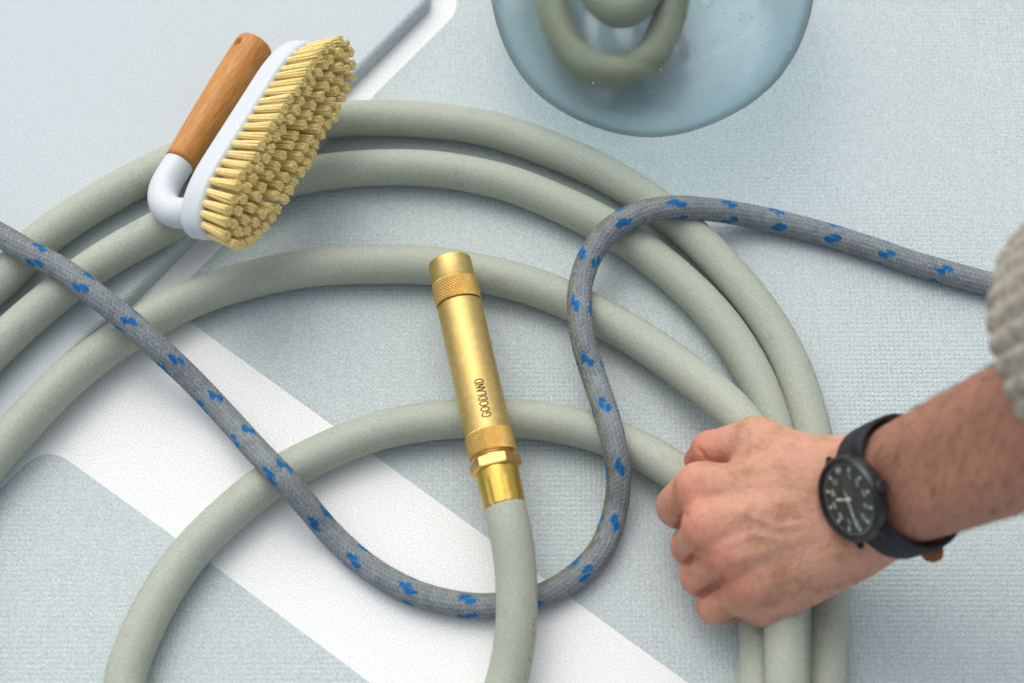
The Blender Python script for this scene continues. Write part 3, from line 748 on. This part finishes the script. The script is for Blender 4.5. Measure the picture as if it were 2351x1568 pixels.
vo = ms.n('ShaderNodeTexVoronoi', Scale=620.0, feature='DISTANCE_TO_EDGE'); ms.l(co, vo.inputs['Vector'])
b1 = ms.bump(ms.math('MINIMUM', vo.outputs['Distance'], .25), .0016, .5)
b2 = ms.bump(ms.noise(150, 4, co, .65), .0018, .6, b1)
person = empty('person', Vector(wrist)/1000*Vector((1, 1, 0)) if False else Vector((wrist[0]/1000, wrist[1]/1000, 0)), 'bare forearm and fist in a knitted sleeve gripping the hose coils', 'person')
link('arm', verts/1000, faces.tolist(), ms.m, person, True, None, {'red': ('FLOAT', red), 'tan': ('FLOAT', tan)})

# short dark hair on the forearm and the back of the hand
mhair = M('dark_hair', (.07, .042, .025, 1), .6)
vn = np.zeros_like(verts); tri = faces
fn_ = np.cross(verts[tri[:, 1]]-verts[tri[:, 0]], verts[tri[:, 2]]-verts[tri[:, 0]])
for c_ in range(4): np.add.at(vn, tri[:, c_], fn_)
vn /= np.linalg.norm(vn, axis=1)[:, None]+1e-9
prob = np.where(along > 16, 1.0, np.where((along > -55) & (vn @ Nn > .2), .16, 0))
sel = rng.choice(len(verts), 2200, replace=False, p=prob/prob.sum())
hv = []; hf = []
for i in sel:
    p0 = verts[i]; nn_ = vn[i]; dr = -E*1.0-T*.9+np.array(rng.normal(0, .45, 3)); dr -= nn_*(dr@nn_); dr /= np.linalg.norm(dr)
    ln_ = rng.uniform(3.5, 8); sd_ = np.cross(nn_, dr); b_ = len(hv)
    for t_, w_ in ((0, .055), (.5, .048), (1, .014)):
        c_ = p0+dr*ln_*t_+nn_*ln_*(.42*t_-.20*t_*t_)
        for a_ in (0, 2.1, 4.2): hv.append((c_+w_*(math.cos(a_)*sd_+math.sin(a_)*nn_))/1000)
    for q_ in range(2):
        for j in range(3): hf.append((b_+q_*3+j, b_+q_*3+(j+1) % 3, b_+(q_+1)*3+(j+1) % 3, b_+(q_+1)*3+j))
link('arm_hair', hv, hf, mhair.m, person)['kind'] = 'stuff'

# knitted sleeve
mk_ = M('wool_knit', lin(160, 155, 140), .95)
at = mk_.n('ShaderNodeAttribute', attribute_name='rib')
c = mk_.ramp(mk_.noise(260, 3), [(.3, lin(132, 125, 112)), (.7, lin(188, 183, 168))])
mk_.color(c); mk_.bump(mk_.noise(420, 3), .0015, .7)
SG2 = 220; v = []; f = []; NS = 120; hemc = V3(2520, 818, 200); RIB = 38
side = T; 
for i in range(NS+1):
    s_ = i/NS
    inner = i > NS-8
    dist = (s_*230 if not inner else (NS-8-(i-(NS-8))*6)/NS*0)
    for k_ in range(SG2):
        a_ = 2*math.pi*k_/SG2
        rr_ = 57+8*math.sin(min(1, dist/60)*math.pi/2)+1.4*math.sin(dist*.11+2*math.sin(a_))
        hem = 4*math.cos(min(1, dist/5)*math.pi/2)
        rib = abs(math.cos(a_*RIB/2+.25*math.sin(dist*.05)))**.7
        kn = .5+.5*math.cos(dist*2*math.pi/4.2+(2.2*(abs(((a_*RIB/(2*math.pi)) % 1)-.5))))
        rr_ += rib*3.0+kn*1.0*rib-hem
        v.append((hemc+E*dist+rr_*(math.cos(a_)*T+math.sin(a_)*Nn))/1000)
NSE = NS-8
v = v[:(NSE+1)*SG2]
# turned-in hem
for j_, (dr, dd) in enumerate(((-5, 1.5), (-8, 6), (-9, 30))):
    for k_ in range(SG2):
        a_ = 2*math.pi*k_/SG2; rib = abs(math.cos(a_*RIB/2))**.7
        v.append((hemc+E*dd+(55+dr+rib*2)*(math.cos(a_)*T+math.sin(a_)*Nn))/1000)
for i in range(NSE):
    for k_ in range(SG2): f.append((i*SG2+k_, i*SG2+(k_+1) % SG2, (i+1)*SG2+(k_+1) % SG2, (i+1)*SG2+k_))
prev = 0
for j_ in range(3):
    cur = NSE+1+j_
    for k_ in range(SG2): f.append((cur*SG2+k_, cur*SG2+(k_+1) % SG2, prev*SG2+(k_+1) % SG2, prev*SG2+k_))
    prev = cur
link('sleeve', v, f, mk_.m, person)

# ------------------------------------------------------------------ wristwatch
watch = empty('wristwatch', Vector((wc[0]/1000, wc[1]/1000, 0)), 'black wristwatch on the wrist with dark dial and pale hands', 'watch')
mblk = M('black_steel', (.018, .019, .022, 1), .38); mblk.bump(mblk.noise(800, 2), .0001, .4)
mstr = M('black_canvas', (.012, .015, .022, 1), .75); mstr.bump(mstr.noise(1200, 2), .0003, .6)
mdial = M('dark_dial', (.022, .026, .027, 1), .45)
c = mdial.ramp(mdial.noise(700, 2), [(.35, (.014, .016, .017, 1)), (.7, (.035, .04, .04, 1))]); mdial.color(c)
mlum = M('pale_lume', lin(176, 190, 184), .5); mred = M('dull_red', lin(92, 50, 44), .5)
mst = M('grey_steel', lin(58, 63, 65), .35, .8)
VE, VT, VN = Vector(E), Vector(T), Vector(Nn)
WM = basis((Vector(wc)+VN*hgt_)/1000, VE, VT, VN)        # dial frame: x to the elbow (3 o'clock), y to 12, z out
CRd = .0205
bm = bmesh.new()
lathe(bm, [(.0001, -.0062), (CRd-.0035, -.0062), (CRd-.001, -.0048), (CRd, -.002), (CRd, .0012), (CRd-.0006, .002)], WM, 72)
link_bm('case', bm, mblk.m, watch, autosmooth=R(35))
bm = bmesh.new(); lathe(bm, [(CRd-.0004, .0020), (CRd-.0012, .0031), (CRd-.0020, .0033), (CRd-.0026, .0029), (CRd-.0027, .0010)], WM, 72)
link_bm('bezel', bm, mst.m, watch, autosmooth=R(35))
bm = bmesh.new(); lathe(bm, [(.0001, .0012), (CRd-.0027, .0012)], WM, 72)
dial = link_bm('dial', bm, mdial.m, watch)
def flat(name, quads, mat, z, par):
    v = []; f = []
    for q_ in quads:
        b_ = len(v); n_ = len(q_)
        for x_, y_ in q_: v.append(WM @ Vector((x_, y_, z)))
        for x_, y_ in q_: v.append(WM @ Vector((x_, y_, z+.00012)))
        f.append([b_+n_+k_ for k_ in range(n_)])
        for k_ in range(n_): f.append((b_+k_, b_+(k_+1) % n_, b_+n_+(k_+1) % n_, b_+n_+k_))
    return link(name, v, f, mat, par, smooth=False)
def bar(ang, r0, r1, w0, w1):
    d = Vector((math.sin(R(ang)), math.cos(R(ang)))); n_ = Vector((d.y, -d.x))
    return [d*r0+n_*w0, d*r1+n_*w1, d*r1-n_*w1, d*r0-n_*w0]
flat('minute_track', [bar(6*k_, .0160, .0168 if k_ % 5 else .0172, .00014, .00014) for k_ in range(60)], mlum.m, .00122, dial)
flat('hour_marker', [bar(30*k_, .0134, .0152, .0006, .0008) for k_ in range(12) if k_ not in (0,)]+[bar(-4, .0128, .0153, .0002, .0009), bar(4, .0128, .0153, .0002, .0009)], mlum.m, .00124, dial)
# hour numerals
DIG = {'0': 'abcdef', '1': 'bc', '2': 'abged', '3': 'abgcd', '4': 'fgbc', '5': 'afgcd', '6': 'afgedc', '7': 'abc', '8': 'abcdefg', '9': 'abcfgd'}
SEGM = {'a': ((0, 2), (1, 2)), 'b': ((1, 1), (1, 2)), 'c': ((1, 0), (1, 1)), 'd': ((0, 0), (1, 0)), 'e': ((0, 0), (0, 1)), 'f': ((0, 1), (0, 2)), 'g': ((0, 1), (1, 1))}
def numerals(name, items, rad_, hgt__, mat, z):
    qs = []
    for ang, txt in items:
        c_ = Vector((math.sin(R(ang))*rad_, math.cos(R(ang))*rad_)); sx = hgt__*.5; sy = hgt__/2; wd = len(txt)*sx*1.5
        for n_, ch in enumerate(txt):
            for sg in DIG[ch]:
                (x0, y0), (x1, y1) = SEGM[sg]
                p0 = c_+Vector((-wd/2+n_*sx*1.5+x0*sx+.0001, (y0-1)*sy)); p1 = c_+Vector((-wd/2+n_*sx*1.5+x1*sx+.0001, (y1-1)*sy))
                d = (p1-p0).normalized(); nn = Vector((-d.y, d.x))*hgt__*.075
                qs.append([p0-d*hgt__*.05+nn, p1+d*hgt__*.05+nn, p1+d*hgt__*.05-nn, p0-d*hgt__*.05-nn])
    return flat(name, qs, mat, z, dial)
numerals('hour_numeral', [(30*k_, str(k_)) for k_ in range(1, 12)], .0112, .0026, mlum.m, .00123)
numerals('inner_numeral', [(30*k_, str(12+k_)) for k_ in range(1, 12)], .0072, .0014, mred.m, .00123)
hr = flat('hour_hand', [bar(285, -.002, .0052, .00035, .00045), bar(285, .0052, .0088, .0009, .0004)], mlum.m, .0017, watch)
mi = flat('minute_hand', [bar(183, -.0026, .0066, .00035, .0005), bar(183, .0066, .0138, .0006, .00025)], mlum.m, .0020, watch)
flat('second_hand', [bar(3, -.004, .0048, .00022, .00016)], mlum.m, .0023, watch)
bm = bmesh.new(); lathe(bm, [(.0011, .0012), (.0011, .0025), (.0007, .0027), (.0001, .0027)], WM, 20); link_bm('hand_pivot', bm, mlum.m, watch)
mgl = M('watch_glass')
tr_ = mgl.n('ShaderNodeBsdfTransparent'); gl_ = mgl.n('ShaderNodeBsdfGlossy', Roughness=.05); lw2_ = mgl.n('ShaderNodeLayerWeight', Blend=.5); mx_ = mgl.n('ShaderNodeMixShader')
mgl.l(mgl.ramp(lw2_.outputs['Facing'], [(0, (.02,)*3), (.6, (.03,)*3), (.85, (.10,)*3), (1, (.5,)*3)]), mx_.inputs[0]); mgl.l(tr_.outputs[0], mx_.inputs[1]); mgl.l(gl_.outputs[0], mx_.inputs[2]); mgl.l(mx_.outputs[0], mgl.t.nodes['Material Output'].inputs['Surface'])
bm = bmesh.new(); lathe(bm, [(CRd-.00272, .0026), (.014, .0031), (.007, .0034), (.0001, .0035)], WM, 48)
link_bm('crystal', bm, mgl.m, watch)
bm = bmesh.new(); lathe(bm, [(.0001, 0), (.0030, .0), (.0032, .0004), (.0032, .0030), (.0028, .0034), (.0001, .0034)], WM @ basis(Vector((CRd-.0004, 0, -.001)), Vector((0, 1, 0)), Vector((0, 0, 1)), Vector((1, 0, 0))), 20)
link_bm('crown', bm, mblk.m, watch, autosmooth=R(35))
# lugs
for sy in (1, -1):
    for sx in (1, -1):
        bm = bmesh.new(); bmesh.ops.create_cube(bm, size=1, matrix=WM @ Matrix.Translation((sx*.0098, sy*.0186, -.0026)) @ Matrix.Rotation(R(-26*sy), 4, 'X') @ Matrix.Diagonal((.0026, .0085, .0034, 1)))
        bmesh.ops.bevel(bm, geom=list(bm.edges), offset=.0008, segments=2, affect='EDGES')
        link_bm('lug', bm, mblk.m, watch, autosmooth=R(40))
# strap: an oval band round the wrist, hugging the skin
def strap(name, a0, a1, w0, w1, mat, off=0., n_=70):
    v = []; f = []
    for i in range(n_+1):
        t_ = i/n_; a_ = R(a0+(a1-a0)*t_); rt, rn = 29., 21.
        lift = 3.4*max(0, math.sin(a_))**6
        nr = T*math.cos(a_)/rt+Nn*math.sin(a_)/rn; nr /= np.linalg.norm(nr)
        c_ = wc+float(np.interp(a_ % (2*math.pi), np.r_[_aa, 2*math.pi], np.r_[_rad, _rad[0]]))*(T*math.cos(a_)+Nn*math.sin(a_))+nr*(.9+off+lift)
        wd = w0+(w1-w0)*t_
        for (ex, th__) in ((-wd/2, .2), (-wd/2+.5, 1.1), (0, 1.35), (wd/2-.5, 1.1), (wd/2, .2), (wd/2-.3, -1.0), (-wd/2+.3, -1.0)):
            v.append((c_+E*ex+nr*th__)/1000)
    for i in range(n_):
        for k_ in range(7): f.append((i*7+k_, i*7+(k_+1) % 7, (i+1)*7+(k_+1) % 7, (i+1)*7+k_))
    f.append(list(range(7))); f.append([n_*7+k_ for k_ in range(7)])
    return link(name, v, f, mat, watch)
strap('strap', 62, -120, 20, 19, mstr.m)
strap('strap', 118, 242, 20, 19, mstr.m, .9)
mlea = M('tan_leather', lin(120, 72, 28), .55)
c = mlea.ramp(mlea.noise(300, 3), [(.3, lin(96, 52, 16)), (.7, lin(146, 92, 38))]); mlea.color(c); mlea.bump(mlea.noise(900, 2), .0002, .5)
# loose tail of the strap standing off below the wrist
v = []; f = []
tc_ = V3(2142, 1236, 86); te_ = V3(2150, 1286, 82); dirn = (te_-tc_)/np.linalg.norm(te_-tc_)
wdir = np.array(camdir(.55, .35, .75)); wdir -= dirn*(wdir@dirn); wdir /= np.linalg.norm(wdir); nrm = np.cross(dirn, wdir)
K_ = 14; rs_ = []
for i in range(K_+1):
    t_ = i/K_; ln_ = -4+15*t_; wd = 7*(1-max(0, (t_-.55)/.45)**2.4)**.5 if t_ < 1 else 0.3
    cc = tc_+dirn*ln_+nrm*2.5*math.sin(t_*2.2)
    for ex, hh in ((-wd, 0), (-wd*.9, .9), (wd*.9, .9), (wd, 0), (wd*.9, -.9), (-wd*.9, -.9)): v.append((cc+wdir*ex+nrm*hh)/1000)
for i in range(K_):
    for k_ in range(6): f.append((i*6+k_, i*6+(k_+1) % 6, (i+1)*6+(k_+1) % 6, (i+1)*6+k_))
f.append(list(range(6))); f.append([K_*6+k_ for k_ in range(6)])
link('strap_tail', v, f, mlea.m, watch)
